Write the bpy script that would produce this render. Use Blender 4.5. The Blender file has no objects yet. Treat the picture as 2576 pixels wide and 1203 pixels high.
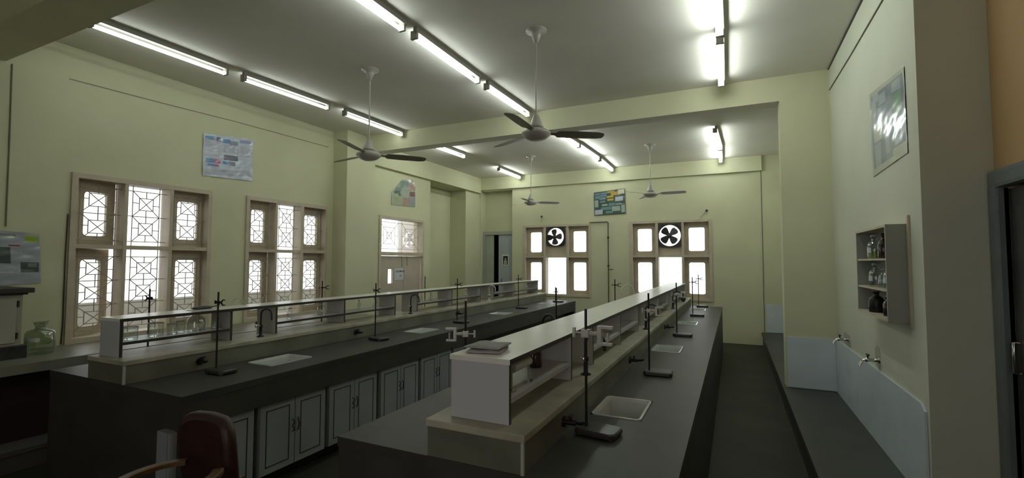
import bpy, bmesh, math, random
from mathutils import Vector, Matrix
random.seed(7)
S = bpy.context.scene
COL = S.collection
PI = math.pi
R = math.radians

# ------------------------------------------------------------------ camera
yaw, pitch, roll = -.44166, .0483, .0021
f = Vector((math.sin(yaw)*math.cos(pitch), math.cos(yaw)*math.cos(pitch), math.sin(pitch)))
r0 = Vector((math.cos(yaw), -math.sin(yaw), 0)); u0 = r0.cross(f)
rr = r0*math.cos(roll)+u0*math.sin(roll); uu = -r0*math.sin(roll)+u0*math.cos(roll)
cam = bpy.data.cameras.new('camera'); co = bpy.data.objects.new('camera', cam); COL.objects.link(co)
m3 = Matrix((rr, uu, -f)).transposed(); co.matrix_world = Matrix.Translation((0, 0, 1.6)) @ m3.to_4x4()
cam.sensor_width = 36; cam.lens = 36*1180/2576; cam.clip_start = .02; cam.clip_end = 200
S.camera = co
# ------------------------------------------------------------------ world: overcast white daylight
W = bpy.data.worlds.new('world'); S.world = W; W.use_nodes = True
wb = W.node_tree.nodes['Background']; wb.inputs[0].default_value = (1, .985, .965, 1); wb.inputs[1].default_value = 2.0
TUBE = 14.0
S.view_settings.view_transform = 'Standard'; S.view_settings.look = 'None'
S.view_settings.exposure = 0.07; S.view_settings.gamma = 1
S.cycles.max_bounces = 8; S.cycles.caustics_reflective = False; S.cycles.caustics_refractive = False
S.cycles.sample_clamp_indirect = 6; S.cycles.transparent_max_bounces = 16

# ------------------------------------------------------------------ materials
MC = {}
def M(name, col, rough=.6, metal=0, noise=None, bump=0, bscale=60, coat=0, spec=.5, emit=0, stain=None):
    if name in MC: return MC[name]
    m = bpy.data.materials.new(name); m.use_nodes = True; nt = m.node_tree; N = nt.nodes; L = nt.links
    p = N['Principled BSDF']; p.inputs['Base Color'].default_value = (*col, 1)
    p.inputs['Roughness'].default_value = rough; p.inputs['Metallic'].default_value = metal
    p.inputs['Coat Weight'].default_value = coat; p.inputs['Coat Roughness'].default_value = .12
    p.inputs['Specular IOR Level'].default_value = spec
    tc = N.new('ShaderNodeTexCoord')
    if noise:
        sc, amt = noise
        nz = N.new('ShaderNodeTexNoise'); nz.inputs['Scale'].default_value = sc; nz.inputs['Detail'].default_value = 6
        L.new(tc.outputs['Object'], nz.inputs['Vector'])
        mx = N.new('ShaderNodeMix'); mx.data_type = 'RGBA'
        mx.inputs[6].default_value = (*[c*(1-amt) for c in col], 1)
        mx.inputs[7].default_value = (*[min(1, c*(1+amt)) for c in col], 1)
        mr = N.new('ShaderNodeMapRange'); mr.inputs[1].default_value = .35; mr.inputs[2].default_value = .65
        L.new(nz.outputs['Fac'], mr.inputs[0]); L.new(mr.outputs[0], mx.inputs[0])
        out = mx.outputs[2]
        if stain:
            n2 = N.new('ShaderNodeTexNoise'); n2.inputs['Scale'].default_value = stain[0]; n2.inputs['Detail'].default_value = 8
            L.new(tc.outputs['Object'], n2.inputs['Vector'])
            m2 = N.new('ShaderNodeMapRange'); m2.inputs[1].default_value = .6; m2.inputs[2].default_value = .75
            m2.inputs[4].default_value = stain[2]
            L.new(n2.outputs['Fac'], m2.inputs[0])
            mm = N.new('ShaderNodeMix'); mm.data_type = 'RGBA'; mm.inputs[7].default_value = (*stain[1], 1)
            L.new(m2.outputs[0], mm.inputs[0]); L.new(out, mm.inputs[6]); out = mm.outputs[2]
        L.new(out, p.inputs['Base Color'])
    if bump:
        nb = N.new('ShaderNodeTexNoise'); nb.inputs['Scale'].default_value = bscale; nb.inputs['Detail'].default_value = 4
        L.new(tc.outputs['Object'], nb.inputs['Vector'])
        bp = N.new('ShaderNodeBump'); bp.inputs['Strength'].default_value = bump; bp.inputs['Distance'].default_value = .01
        L.new(nb.outputs['Fac'], bp.inputs['Height']); L.new(bp.outputs[0], p.inputs['Normal'])
    if emit:
        p.inputs['Emission Color'].default_value = (*col, 1); p.inputs['Emission Strength'].default_value = emit
    MC[name] = m; return m
def glass(name, tint, amt=.12, rough=.03):
    m = bpy.data.materials.new(name); m.use_nodes = True; nt = m.node_tree; N = nt.nodes; L = nt.links
    N.remove(N['Principled BSDF']); out = N['Material Output']
    t = N.new('ShaderNodeBsdfTransparent'); t.inputs[0].default_value = (*tint, 1)
    g = N.new('ShaderNodeBsdfGlossy'); g.inputs['Roughness'].default_value = rough; g.inputs[0].default_value = (.9, .95, .95, 1)
    lw = N.new('ShaderNodeLayerWeight'); lw.inputs[0].default_value = .35
    ma = N.new('ShaderNodeMath'); ma.operation = 'MULTIPLY_ADD'; ma.inputs[1].default_value = .6; ma.inputs[2].default_value = amt
    L.new(lw.outputs['Facing'], ma.inputs[0])
    x = N.new('ShaderNodeMixShader'); L.new(ma.outputs[0], x.inputs[0]); L.new(t.outputs[0], x.inputs[1]); L.new(g.outputs[0], x.inputs[2])
    L.new(x.outputs[0], out.inputs[0]); return m
WALL = M('cream_wall_paint', (.615, .615, .415), .75, noise=(1.3, .045), bump=.12, bscale=25, stain=(.9, (.50, .48, .30), .35))
WALLR = M('pale_wall_paint', (.60, .61, .49), .7, noise=(1.1, .045), bump=.12, bscale=25, stain=(.9, (.48, .47, .33), .3))
CEIL = M('grey_ceiling_paint', (.78, .755, .68), .85, noise=(.8, .05), bump=.08, bscale=30)
ORANGE = M('tan_wall_paint', (.55, .36, .17), .8, noise=(1.5, .05), bump=.1, bscale=25)
FLOORM = M('dark_stone_floor', (.030, .030, .019), .6, spec=.25, noise=(2.5, .2), bump=.05, bscale=12)
WOODF = M('beige_window_paint', (.54, .47, .36), .55, noise=(6, .08), bump=.1, bscale=40)
WOODD = M('brown_sash_paint', (.52, .45, .33), .55, noise=(6, .1), bump=.1, bscale=40)
IRON = M('grille_iron', (.10, .09, .08), .6, metal=.3)
IRONL = M('pale_grille_iron', (.40, .36, .32), .6)
STONE = M('grey_stone_top', (.048, .048, .043), .42, noise=(3, .16), bump=.04, bscale=9, spec=.28)
STONED = M('dark_bench_side', (.042, .040, .034), .55, noise=(4, .2), bump=.05, bscale=14)
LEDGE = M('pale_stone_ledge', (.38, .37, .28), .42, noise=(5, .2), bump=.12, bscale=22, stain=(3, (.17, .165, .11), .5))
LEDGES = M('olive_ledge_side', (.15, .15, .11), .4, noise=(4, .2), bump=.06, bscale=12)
GROUT = M('chipped_white_edge', (.42, .42, .38), .7)
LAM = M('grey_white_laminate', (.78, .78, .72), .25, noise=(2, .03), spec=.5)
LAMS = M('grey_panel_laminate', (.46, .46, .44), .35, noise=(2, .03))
LAME = M('daylit_end_laminate', (.52, .53, .56), .4, noise=(2, .03))  # cool daylight tint of the front end panels put into the colour
EDGE = M('dark_laminate_edge', (.035, .028, .022), .5)
CUPW = M('pale_cupboard_laminate', (.30, .32, .335), .4, noise=(3, .05))
BLACK = M('black_iron', (.018, .017, .017), .4, metal=.4, noise=(30, .2))
BLACKB = M('black_cast_base', (.03, .029, .03), .35, noise=(20, .25), bump=.1, bscale=40)
ALU = M('cast_aluminium', (.55, .55, .50), .4, metal=.2, noise=(30, .1))
CHROME = M('worn_chrome', (.55, .55, .52), .2, metal=.95)
WHITEP = M('white_plastic', (.62, .62, .58), .35)
PORC = M('white_porcelain', (.58, .60, .57), .18, noise=(4, .05), coat=.3)
FANP = M('cream_fan_enamel', (.42, .41, .36), .35, noise=(5, .04))
FANB = M('brown_fan_blade', (.20, .18, .13), .4, noise=(5, .08))
BATT = M('grey_batten_metal', (.30, .29, .25), .5)
TUBEM = {k: M('lit_fluorescent_tube_%s' % n, (.92, 1, .95), .4, emit=TUBE*k) for k, n in ((.78, 'aged'), (1.2, 'used'), (2.4, 'new'), (3.2, 'bright'))}
TILE = M('pale_blue_tile', (.62, .68, .72), .3, noise=(3, .06), stain=(2.2, (.30, .31, .26), .4))
DOORG = M('grey_green_door_paint', (.38, .40, .34), .4, noise=(4, .06))
DOORB = M('blue_grey_door_paint', (.42, .45, .48), .4, noise=(4, .06))
DOORBG = M('beige_door_paint', (.47, .42, .34), .5, noise=(4, .06), bump=.06)
VOID = M('unlit_space_black', (.01, .01, .01), .9)  # black stands in for the unlit space behind doors
PAPER = M('white_paper', (.62, .64, .66), .6)
INK = M('black_ink', (.02, .02, .02), .6)
MAROON = M('maroon_rexine', (.035, .010, .009), .5, noise=(8, .2), bump=.15, bscale=60)
WOODC = M('polished_brown_wood', (.13, .065, .022), .45, noise=(12, .3), coat=.1)
GL = glass('window_glass', (.95, .97, .97), .03)
GLW = glass('clear_lab_glass', (.86, .9, .88), .10)
GREENL = M('yellow_green_liquid', (.25, .33, .03), .2)
BROWNG = M('amber_bottle_glass', (.035, .02, .012), .1, coat=.5)
STEEL = M('dark_steel_leaf', (.10, .095, .10), .22, metal=.5, noise=(4, .3))
CORK = M('pale_stopper', (.55, .53, .46), .5)
RUBBER = M('black_rubber_tube', (.02, .02, .02), .6)
CONC = M('exterior_concrete', (.58, .57, .62), .9, noise=(2, .1))
CLOTH = M('grey_cloth', (.36, .36, .35), .8, noise=(20, .1), bump=.2, bscale=80)

# ------------------------------------------------------------------ mesh helpers
class MB:
    def __init__(s, P=None): s.v = []; s.f = []; s.mi = []; s.P = P or (lambda a, b, c: (a, b, c)); s.sm = []
    def add(s, vs, fs, mi=0, smooth=False):
        o = len(s.v); s.v += [s.P(*v) for v in vs]
        for q in fs: s.f.append([i+o for i in q]); s.mi.append(mi); s.sm.append(smooth)
    def box(s, x0, x1, y0, y1, z0, z1, mi=0, xmi=None):
        if x0 > x1: x0, x1 = x1, x0
        if y0 > y1: y0, y1 = y1, y0
        if z0 > z1: z0, z1 = z1, z0
        vs = [(x, y, z) for x in (x0, x1) for y in (y0, y1) for z in (z0, z1)]
        fs = [(0, 2, 3, 1), (4, 5, 7, 6), (0, 1, 5, 4), (2, 6, 7, 3), (0, 4, 6, 2), (1, 3, 7, 5)]
        o = len(s.f); s.add(vs, fs, mi)
        if xmi is not None: s.mi[o] = s.mi[o+1] = xmi
    def bbox(s, x0, x1, y0, y1, z0, z1, b=.006, mi=0):      # bevelled box
        bm = bmesh.new(); bmesh.ops.create_cube(bm, size=1)
        for v in bm.verts: v.co = Vector(((x0+x1)/2+v.co.x*(x1-x0), (y0+y1)/2+v.co.y*(y1-y0), (z0+z1)/2+v.co.z*(z1-z0)))
        bmesh.ops.bevel(bm, geom=bm.edges[:], offset=b, segments=2, affect='EDGES', profile=.7)
        bm.verts.ensure_lookup_table(); s.add([tuple(v.co) for v in bm.verts], [[v.index for v in q.verts] for q in bm.faces], mi); bm.free()
    def tube(s, pts, r, n=10, mi=0, cap=True):
        pts = [Vector(p) for p in pts]; k = len(pts); rs = r if isinstance(r, (list, tuple)) else [r]*k
        rings = []; t0 = (pts[1]-pts[0]).normalized(); nrm = t0.orthogonal().normalized()
        for i, p in enumerate(pts):
            t = (pts[min(i+1, k-1)]-pts[max(i-1, 0)]).normalized()
            nrm = (nrm-t*nrm.dot(t)).normalized(); b = t.cross(nrm)
            rings.append([tuple(p+(nrm*math.cos(2*PI*j/n)+b*math.sin(2*PI*j/n))*rs[i]) for j in range(n)])
        vs = [v for g in rings for v in g]
        fs = [(i*n+j, i*n+(j+1) % n, (i+1)*n+(j+1) % n, (i+1)*n+j) for i in range(k-1) for j in range(n)]
        s.add(vs, fs, mi, True)
        if cap: s.add(rings[0], [list(range(n))], mi); s.add(rings[-1], [list(range(n))], mi)
    def lathe(s, cx, cy, prof, n=24, mi=0, smooth=True):      # prof [(r,z)]
        vs = []; fs = []
        for r, z in prof:
            for j in range(n): a = 2*PI*j/n; vs.append((cx+r*math.cos(a), cy+r*math.sin(a), z))
        for i in range(len(prof)-1):
            for j in range(n): fs.append((i*n+j, i*n+(j+1) % n, (i+1)*n+(j+1) % n, (i+1)*n+j))
        s.add(vs, fs, mi, smooth)
        if prof[0][0] > 1e-4: s.add(vs[:n], [list(range(n))], mi)
        if prof[-1][0] > 1e-4: s.add(vs[-n:], [list(range(n))], mi)
    def prism(s, poly, z0, z1, mi=0):                         # poly in xy
        n = len(poly); vs = [(x, y, z0) for x, y in poly]+[(x, y, z1) for x, y in poly]
        fs = [list(range(n)), list(range(2*n-1, n-1, -1))]+[(i, (i+1) % n, n+(i+1) % n, n+i) for i in range(n)]
        s.add(vs, fs, mi)
    def build(s, name, mats, parent=None, kind=None, label=None, fix=True):
        me = bpy.data.meshes.new(name)
        o3 = Vector((0, 0, 0))
        q = parent
        while q is not None: o3 += Vector(q.location); q = q.parent
        base = Vector((0, 0, 0))
        if parent is None:
            xs = [v[0] for v in s.v]; ys = [v[1] for v in s.v]; zs = [v[2] for v in s.v]
            base = Vector(((min(xs)+max(xs))/2, (min(ys)+max(ys))/2, min(zs)))
        me.from_pydata([tuple(Vector(v)-o3-base) for v in s.v], [], s.f)
        mats = mats if isinstance(mats, (list, tuple)) else [mats]
        for m in mats: me.materials.append(m)
        me.polygons.foreach_set('material_index', s.mi); me.polygons.foreach_set('use_smooth', s.sm)
        if fix:
            bm = bmesh.new(); bm.from_mesh(me); bmesh.ops.recalc_face_normals(bm, faces=bm.faces[:]); bm.to_mesh(me); bm.free()
        me.update(); o = bpy.data.objects.new(name, me); COL.objects.link(o); o.parent = parent; o.location = base
        if kind: o['kind'] = kind
        if label: o['label'] = label
        return o
def tag(o, label, cat, group=None):
    o['label'] = label; o['category'] = cat
    if group: o['group'] = group
    return o
def thing(name, loc, label, cat, group=None, kind=None):
    o = bpy.data.objects.new(name, None); COL.objects.link(o); o.location = loc; o.empty_display_size = .1
    if kind: o['kind'] = kind
    if cat: tag(o, label, cat, group)
    return o
def dup(o, loc, rz=0, label=None, parent=None):
    c = o.copy(); COL.objects.link(c); c.parent = parent
    if parent is None:
        c.location = loc; c.rotation_euler = (0, 0, rz); c['label'] = label
    for ch in [q for q in bpy.data.objects if q.parent == o]: dup(ch, None, parent=c)
    return c
def holes(mb, us, vs, hs, w0, w1, P):
    us = sorted(set(us+[h[0] for h in hs]+[h[1] for h in hs])); vs = sorted(set(vs+[h[2] for h in hs]+[h[3] for h in hs]))
    for i in range(len(us)-1):
        j = 0
        while j < len(vs)-1:
            def solid(j): 
                cu = (us[i]+us[i+1])/2; cv = (vs[j]+vs[j+1])/2
                return not any(h[0] < cu < h[1] and h[2] < cv < h[3] for h in hs)
            if solid(j):
                k = j
                while k+1 < len(vs)-1 and solid(k+1): k += 1
                a = P(us[i], vs[j], w0); b = P(us[i+1], vs[k+1], w1)
                mb.box(a[0], b[0], a[1], b[1], a[2], b[2]); j = k+1
            else: j += 1

# ------------------------------------------------------------------ room shell
XL, XR, YF, ZC = -5.78, .96, 10.3, 3.68
PL = lambda u, v, w: (XL-w, u, v)          # left wall: u = y, v = z, w outwards
PF = lambda u, v, w: (u, YF+w, v)          # far wall: u = x
mb = MB(); mb.box(-6.6, 1.6, -2.2, 10.8, -.12, 0); mb.build('floor', FLOORM, kind='structure')
mb = MB(); mb.box(-6.05, 1.6, -2.4, 11.1, ZC, ZC+.15); mb.build('ceiling', CEIL, kind='structure')
mb = MB()
holes(mb, [-2.2, 10.55], [0, ZC], [(2.25, 3.60, .80, 2.46), (4.05, 5.40, .80, 2.46), (6.60, 7.95, 0, 2.44), (8.18, 9.63, 0, 3.31)], 0, .25, PL)
mb.box(-6.42, -6.22, 8.0, 9.8, 0, ZC); mb.box(-6.22, XL-.25, 8.0, 8.18, 0, ZC); mb.box(-6.22, XL-.25, 9.63, 9.8, 0, ZC); mb.box(-6.22, XL-.25, 8.18, 9.63, 3.31, ZC)
mb.build('wall_left', WALL, kind='structure')
mb = MB(); mb.box(-6.43, -6.03, 7.96, 7.998, 0, ZC); mb.build('wall_exterior', M('pink_exterior_paint', (.95, .87, .84), .8), kind='structure')
mb = MB()
holes(mb, [-6.03, 1.5], [0, ZC], [(-5.735, -4.865, 0, 3.36), (-4.57, -2.905, .80, 2.465), (-2.045, -.395, .80, 2.475)], 0, .25, PF)
mb.box(-5.89, -4.865, YF+.25, YF+.35, 2.36, ZC)
mb.build('wall_far', WALL, kind='structure')
mb = MB(); mb.box(XR, 1.6, 3.36, YF, 0, ZC); mb.build('wall_right', WALLR, kind='structure')
mb = MB()
holes(mb, [-2.2, 3.36], [0, ZC], [(2.42, 3.27, 0, 2.0)], 0, .2, lambda u, v, w: (1.27+w, u, v))
mb.build('wall_side', ORANGE, kind='structure')
mb = MB(); holes(mb, [-6.03, 1.47], [0, ZC], [(-4.0, -3.0, 1.2, 2.3), (-1.2, .8, .9, 2.5)], 0, .2, lambda u, v, w: (u, -2.2-w, v)); mb.build('wall_back', WALL, kind='structure')  # unseen openings added to bring daylight onto the near bench ends
# closed box added behind the far-left door, black walls stand in for its dark
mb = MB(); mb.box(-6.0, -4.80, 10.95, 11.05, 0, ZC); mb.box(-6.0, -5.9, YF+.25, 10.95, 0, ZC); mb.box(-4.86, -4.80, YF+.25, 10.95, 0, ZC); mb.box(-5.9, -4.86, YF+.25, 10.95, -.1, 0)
mb.build('wall_blackout_box', VOID, kind='structure')
# beams, pillars
mb = MB(); mb.box(XL, XR, 5.94, 6.16, 3.40, ZC, 0)
bo = mb.build('beam_middle', [WALL, CEIL], kind='structure')
for p in bo.data.polygons:
    if p.normal.z < -.9: p.material_index = 1
mb = MB(); mb.box(XL, 1.27, 1.44, 1.76, 3.36, ZC); mb.build('beam_near', WALL, kind='structure')
mb = MB(); mb.box(XL, -5.49, 5.52, 6.16, 0, 3.40); mb.box(XL, -5.49, 5.52, 5.94, 3.40, ZC); mb.build('pillar_left', WALL, kind='structure')
mb = MB(); mb.box(.49, XR, 5.94, 6.14, .25, 3.40); mb.build('pillar_right', WALL, kind='structure')
mb = MB(); mb.box(XL, -5.70, 6.16, 10.24, 3.31, ZC); mb.build('beam_left', WALL, kind='structure')
mb = MB(); mb.box(XL, .52, 10.24, YF, 3.385, ZC); mb.build('beam_far', WALL, kind='structure')
# washing trough ledge along right wall and tiles
mb = MB(); mb.box(.455, XR-.002, -.5, YF-.02, .21, .25, 0); mb.box(.475, XR-.002, -.5, YF-.02, 0, .21, 1)
tr = mb.build('wash_platform', [STONE, STONED]); tag(tr, 'low grey stone washing platform running along the right wall', 'platform')
tl = []
mb = MB(); mb.prism([(3.40, .25), (5.93, .25), (5.93, .80), (3.46, .80), (3.40, .765)], XR-.013, XR-.001)
mb.v = [(z, x, y) for x, y, z in mb.v]; o = mb.build('tile_panel', TILE); tag(o, 'long pale blue tiled splashback under the two wall taps', 'tiling', 'pale blue tile splashbacks')
mb = MB(); mb.bbox(.505, XR-.014, 5.925, 5.938, .255, .795, .003); o = mb.build('tile_panel', TILE); tag(o, 'square pale blue tile panel at the foot of the right pillar', 'tiling', 'pale blue tile splashbacks')
mb = MB(); mb.bbox(.545, XR-.005, YF-.012, YF, .255, .80, .003); o = mb.build('tile_panel', TILE); tag(o, 'small far pale blue tile panel in the recess behind the right pillar', 'tiling', 'pale blue tile splashbacks')
# outside: ground added against light from below, parapet seen low through the left windows
mb = MB(); mb.box(-12, XL-.5, -2, 12, -.3, -.05); mb.build('ground_outside', CONC, kind='structure')
mb = MB(); mb.box(-7.35, -7.2, 0, 8, -.05, 1.08); mb.build('wall_parapet', CONC, kind='structure')

# ------------------------------------------------------------------ windows
def grille(P, u0, u1, v0, v1, w, name, parent, nx=1, ny=2, r=.0045, mat=IRON, margin=.2):
    mb = MB(P)
    def bar(a, b): mb.tube([(a[0], a[1], w), (b[0], b[1], w)], r, 6, cap=False)
    H = v1-v0; Wd = u1-u0
    if ny >= nx:
        m = Wd*margin; a0, a1 = u0+m, u1-m; top = v1-.09*H; bot = v0+.07*H
        bar((a0, v0), (a0, v1)); bar((a1, v0), (a1, v1))
        bar((u0, top), (u1, top)); bar((u0, bot), (u1, bot))
        uh = (top-bot)/ny
        for k in range(ny):
            c = bot+uh*(k+.5); cx = (a0+a1)/2; sx = (a1-a0)*.26; sy = uh*.24
            bar((a0, c-uh/2), (a1, c+uh/2)); bar((a0, c+uh/2), (a1, c-uh/2))
            for q in ((-1, -1, 1, -1), (1, -1, 1, 1), (1, 1, -1, 1), (-1, 1, -1, -1)): bar((cx+q[0]*sx, c+q[1]*sy), (cx+q[2]*sx, c+q[3]*sy))
            bar((a0, c+.01), (cx-sx, c+.01)); bar((a1, c-.01), (cx+sx, c-.01))
            bar((cx, c+sy), (cx, c+uh/2)); bar((cx, c-sy), (cx, c-uh/2))
            if k: bar((u0, c-uh/2), (u1, c-uh/2))
    else:
        m = Wd*.045; g = .045*Wd; mid = (u0+u1)/2
        bar((u0, v1-.1*H), (u1, v1-.1*H)); bar((u0, v0+.1*H), (u1, v0+.1*H))
        for a in (u0+m, mid-g, mid+g, u1-m): bar((a, v0), (a, v1))
        for (a0, a1) in ((u0+m, mid-g), (mid+g, u1-m)):
            cx = (a0+a1)/2; c = (v0+v1)/2; hw = (a1-a0)/2; hh = .4*H
            bar((a0, c-hh), (a1, c+hh)); bar((a0, c+hh), (a1, c-hh))
            for t in (.62, .24):
                for q in ((-1, -1, 1, -1), (1, -1, 1, 1), (1, 1, -1, 1), (-1, 1, -1, -1)): bar((cx+q[0]*hw*t, c+q[1]*hh*t), (cx+q[2]*hw*t, c+q[3]*hh*t))
            bar((a0, c), (cx-hw*.62, c)); bar((a1, c), (cx+hw*.62, c))
    return mb.build(name, mat, parent)
def sash(P, u0, u1, v0, v1, w0, w1, st, ang, parent, mat=WOODD, top=.11, bot=.09):
    ca, sa = math.cos(R(ang)), math.sin(R(ang)); w00 = w0
    PP = lambda u, v, w: P(u0+(u-u0)*ca-(w-w00)*sa, v, w00+(u-u0)*sa+(w-w00)*ca)
    a0, a1, b0, b1 = u0+st[0], u1-st[1], v0+bot, v1-top; rc = .035
    inn = []; out = []
    for cx, cy, t0, ox, oy in ((a1-rc, b1-rc, 0, u1, v1), (a0+rc, b1-rc, 90, u0, v1), (a0+rc, b0+rc, 180, u0, v0), (a1-rc, b0+rc, 270, u1, v0)):
        for k in range(5):
            t = R(t0+22.5*k); p = (cx+rc*math.cos(t), cy+rc*math.sin(t)); inn.append(p)
            if k == 2: out.append((ox, oy))
            else:
                vert = (t0 in (0, 180)) == (k < 2)
                out.append((ox, p[1]) if vert else (p[0], oy))
    n = len(inn); mb = MB(PP)
    vs = [(*p, w) for w in (w0, w1) for L in (out, inn) for p in L]
    fs = []
    for i in range(n):
        j = (i+1) % n
        fs += [(i, j, n+j, n+i), (2*n+i, 2*n+j, 3*n+j, 3*n+i), (i, j, 2*n+j, 2*n+i), (n+i, n+j, 3*n+j, 3*n+i)]
    mb.add(vs, fs); s = mb.build('sash', mat, parent)
    mb = MB(PP); wm = (w0+w1)/2; mb.box(a0-.005, a1+.005, b0-.005, b1+.005, wm-.002, wm+.002); mb.build('glass_pane', GL, s)
    return s
def exhaust_fan(P, cu, cv, half, rad, w, parentloc, label, rot, boff):
    t = thing('exhaust_fan', P(cu, cv-half, w), label, 'exhaust fan', 'exhaust fans in the far windows')
    mb = MB(P); n = 32; sq = []; ci = []; 
    for k in range(n):
        a = 2*PI*k/n+PI/n*0; c, s_ = math.cos(a), math.sin(a); q = half/max(abs(c), abs(s_)); q = min(q, half*1.28)
        sq.append((cu+c*q, cv+s_*q)); ci.append((cu+c*rad, cv+s_*rad))
    for (w0, w1) in ((w-.03, w+.02),):
        vs = [(*p, ww) for ww in (w0, w1) for L in (sq, ci) for p in L]; fs = []
        for i in range(n):
            j = (i+1) % n; fs += [(i, j, n+j, n+i), (2*n+i, 2*n+j, 3*n+j, 3*n+i), (i, j, 2*n+j, 2*n+i), (n+i, n+j, 3*n+j, 3*n+i)]
        mb.add(vs, fs)
    mb.build('housing', BLACKB, t)
    mb = MB(P)
    for k in range(3):
        a = R(rot+20+120*k); mb.tube([(cu+.03*math.cos(a), cv+.03*math.sin(a), w+.035), (cu+rad*1.03*math.cos(a), cv+rad*1.03*math.sin(a), w+.035)], .004, 6)
    mb.build('motor_bracket', BLACKB, t)
    for k in range(4):
        mb = MB(P); a = R(rot+90*k); ca, sa = math.cos(a), math.sin(a); pts = []
        prof = [(.02, -.028), (.06, -.045), (.12, -.072), (.17, -.078), (.195, -.05), (.2, 0), (.19, .05), (.165, .078), (.12, .072), (.06, .045), (.02, .028)]
        sc = rad/.225
        f1 = [(cu+(x*ca-y*sa)*sc+boff[0], cv+(x*sa+y*ca)*sc+boff[1], w+.005+y*.18) for x, y in prof]
        f2 = [(p[0], p[1], p[2]+.003) for p in f1]; n2 = len(prof)
        mb.add(f1+f2, [list(range(n2)), list(range(2*n2-1, n2-1, -1))]+[(i, (i+1) % n2, n2+(i+1) % n2, n2+i) for i in range(n2)])
        mb.build('blade', BLACKB, t)
    mb = MB(P); pr = []
    N = 16
    vs = [(cu+boff[0]+rr_*math.cos(2*PI*j/N), cv+boff[1]+rr_*math.sin(2*PI*j/N), ww) for rr_, ww in ((.045, w+.03), (.045, w-.012), (.02, w-.02)) for j in range(N)]
    mb.add(vs, [(i*N+j, i*N+(j+1) % N, (i+1)*N+(j+1) % N, (i+1)*N+j) for i in range(2) for j in range(N)]+[list(range(2*N, 3*N)), list(range(N))])
    mb.build('hub', BLACKB, t)
    return t
def window(n, P, u, cols, v0, v1, rail, fan, angs, grr, gmat):
    root = thing('window_%d' % n, P((u[0]+u[1])/2, v0, 0), None, None, kind='structure')
    mb = MB(P); d0, d1 = -.02, .16
    us = [u[0]]+[c for c in cols]+[u[1]]                      # cols = [l0,r0,l1,r1,l2,r2] cell bounds
    mb.box(u[0], cols[0], v0, v1, d0, d1); mb.box(cols[5], u[1], v0, v1, d0, d1)
    mb.box(cols[1], cols[2], v0+.05, v1-.05, d0+.004, d1); mb.box(cols[3], cols[4], v0+.05, v1-.05, d0+.004, d1)
    mb.box(cols[0], cols[5], v1-.05, v1, d0, d1); mb.box(cols[0], cols[5], v0, v0+.05, d0, d1)
    for k in range(3): mb.box(cols[2*k], cols[2*k+1], rail[0], rail[1], d0+.008, d1)
    mb.build('window_frame', WOODF, root)
    for k in range(3):
        a, b = cols[2*k], cols[2*k+1]
        for row in (0, 1):
            z0, z1 = (v0+.05, rail[0]) if row == 0 else (rail[1], v1-.05)
            if k != 1:
                st = (.10, .075) if k == 0 else (.10, .06)
                if fan: st = (.085, .085)
                sash(P, a+.001, b-(.012 if k == 0 and not fan else .001), z0+.0005, z1-.0005, .095, .13, st, angs[row] if k == 0 else 0, root)
            elif row == 1 and fan: pass
            else:
                mb = MB(P); mb.box(a, b, z0, z1, .125, .129); mb.build('glass_pane', GL, root)
            if not (k == 1 and row == 1 and fan):
                grille(P, a, b, z0, z1, .055, 'grille', root, ny=3 if row == 0 else 2, r=grr, mat=gmat, margin=.12 if k != 1 else .18)
    if fan:
        cu, cv, half, rad = fan; a, b = cols[2], cols[3]; z0, z1 = rail[1], v1-.05
        mb = MB(P); ci = []; sq = []; N = 32
        pu, pv = (a+b)/2, (z0+z1)/2
        for k in range(N):
            t = 2*PI*k/N; c, s_ = math.cos(t), math.sin(t)
            ci.append((cu+c*(rad+.004), cv+s_*(rad+.004)))
            tx = ((b-cu) if c > 0 else (cu-a))/max(abs(c), 1e-6); ty = ((z1-cv) if s_ > 0 else (cv-z0))/max(abs(s_), 1e-6); q = min(tx, ty)
            sq.append([cu+c*q, cv+s_*q])
        for tgt in ((a, z0), (a, z1), (b, z0), (b, z1)):
            i = min(range(N), key=lambda i: (sq[i][0]-tgt[0])**2+(sq[i][1]-tgt[1])**2); sq[i] = list(tgt)
        vs = [(*p, w) for w in (.05, .075) for L in (sq, ci) for p in L]; fs = []
        for i in range(N):
            j = (i+1) % N; fs += [(i, j, N+j, N+i), (2*N+i, 2*N+j, 3*N+j, 3*N+i), (i, j, 2*N+j, 2*N+i), (N+i, N+j, 3*N+j, 3*N+i)]
        mb.add(vs, fs); mb.build('fan_board', WOODF, root)
    return root
window(1, PL, (2.25, 3.60), [2.30, 2.69, 2.722, 3.128, 3.164, 3.555], .80, 2.46, (1.722, 1.762), None, (16, 7), .0042, IRONL)
window(2, PL, (4.05, 5.40), [4.095, 4.486, 4.52, 4.912, 4.961, 5.365], .80, 2.46, (1.722, 1.762), None, (5, 1), .0042, IRONL)
window(3, PF, (-4.57, -2.905), [-4.504, -4.045, -3.99, -3.485, -3.431, -2.956], .80, 2.465, (1.696, 1.735), (-3.754, 2.183, .225, .205), (0, 0), .0018, IRONL)
window(4, PF, (-2.045, -.395), [-1.973, -1.501, -1.445, -.975, -.93, -.45], .80, 2.475, (1.70, 1.74), (-1.212, 2.155, .235, .222), (0, 0), .0018, IRONL)
exhaust_fan(PF, -3.754, 2.183, .222, .205, .03, None, 'exhaust fan with smaller off-centre dark blades in the window beside the tall pipe', 5, (-.03, -.005))
exhaust_fan(PF, -1.212, 2.155, .240, .222, .03, None, 'square black exhaust fan with blades in an X, in the right far window', 42, (-.01, 0))

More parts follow.
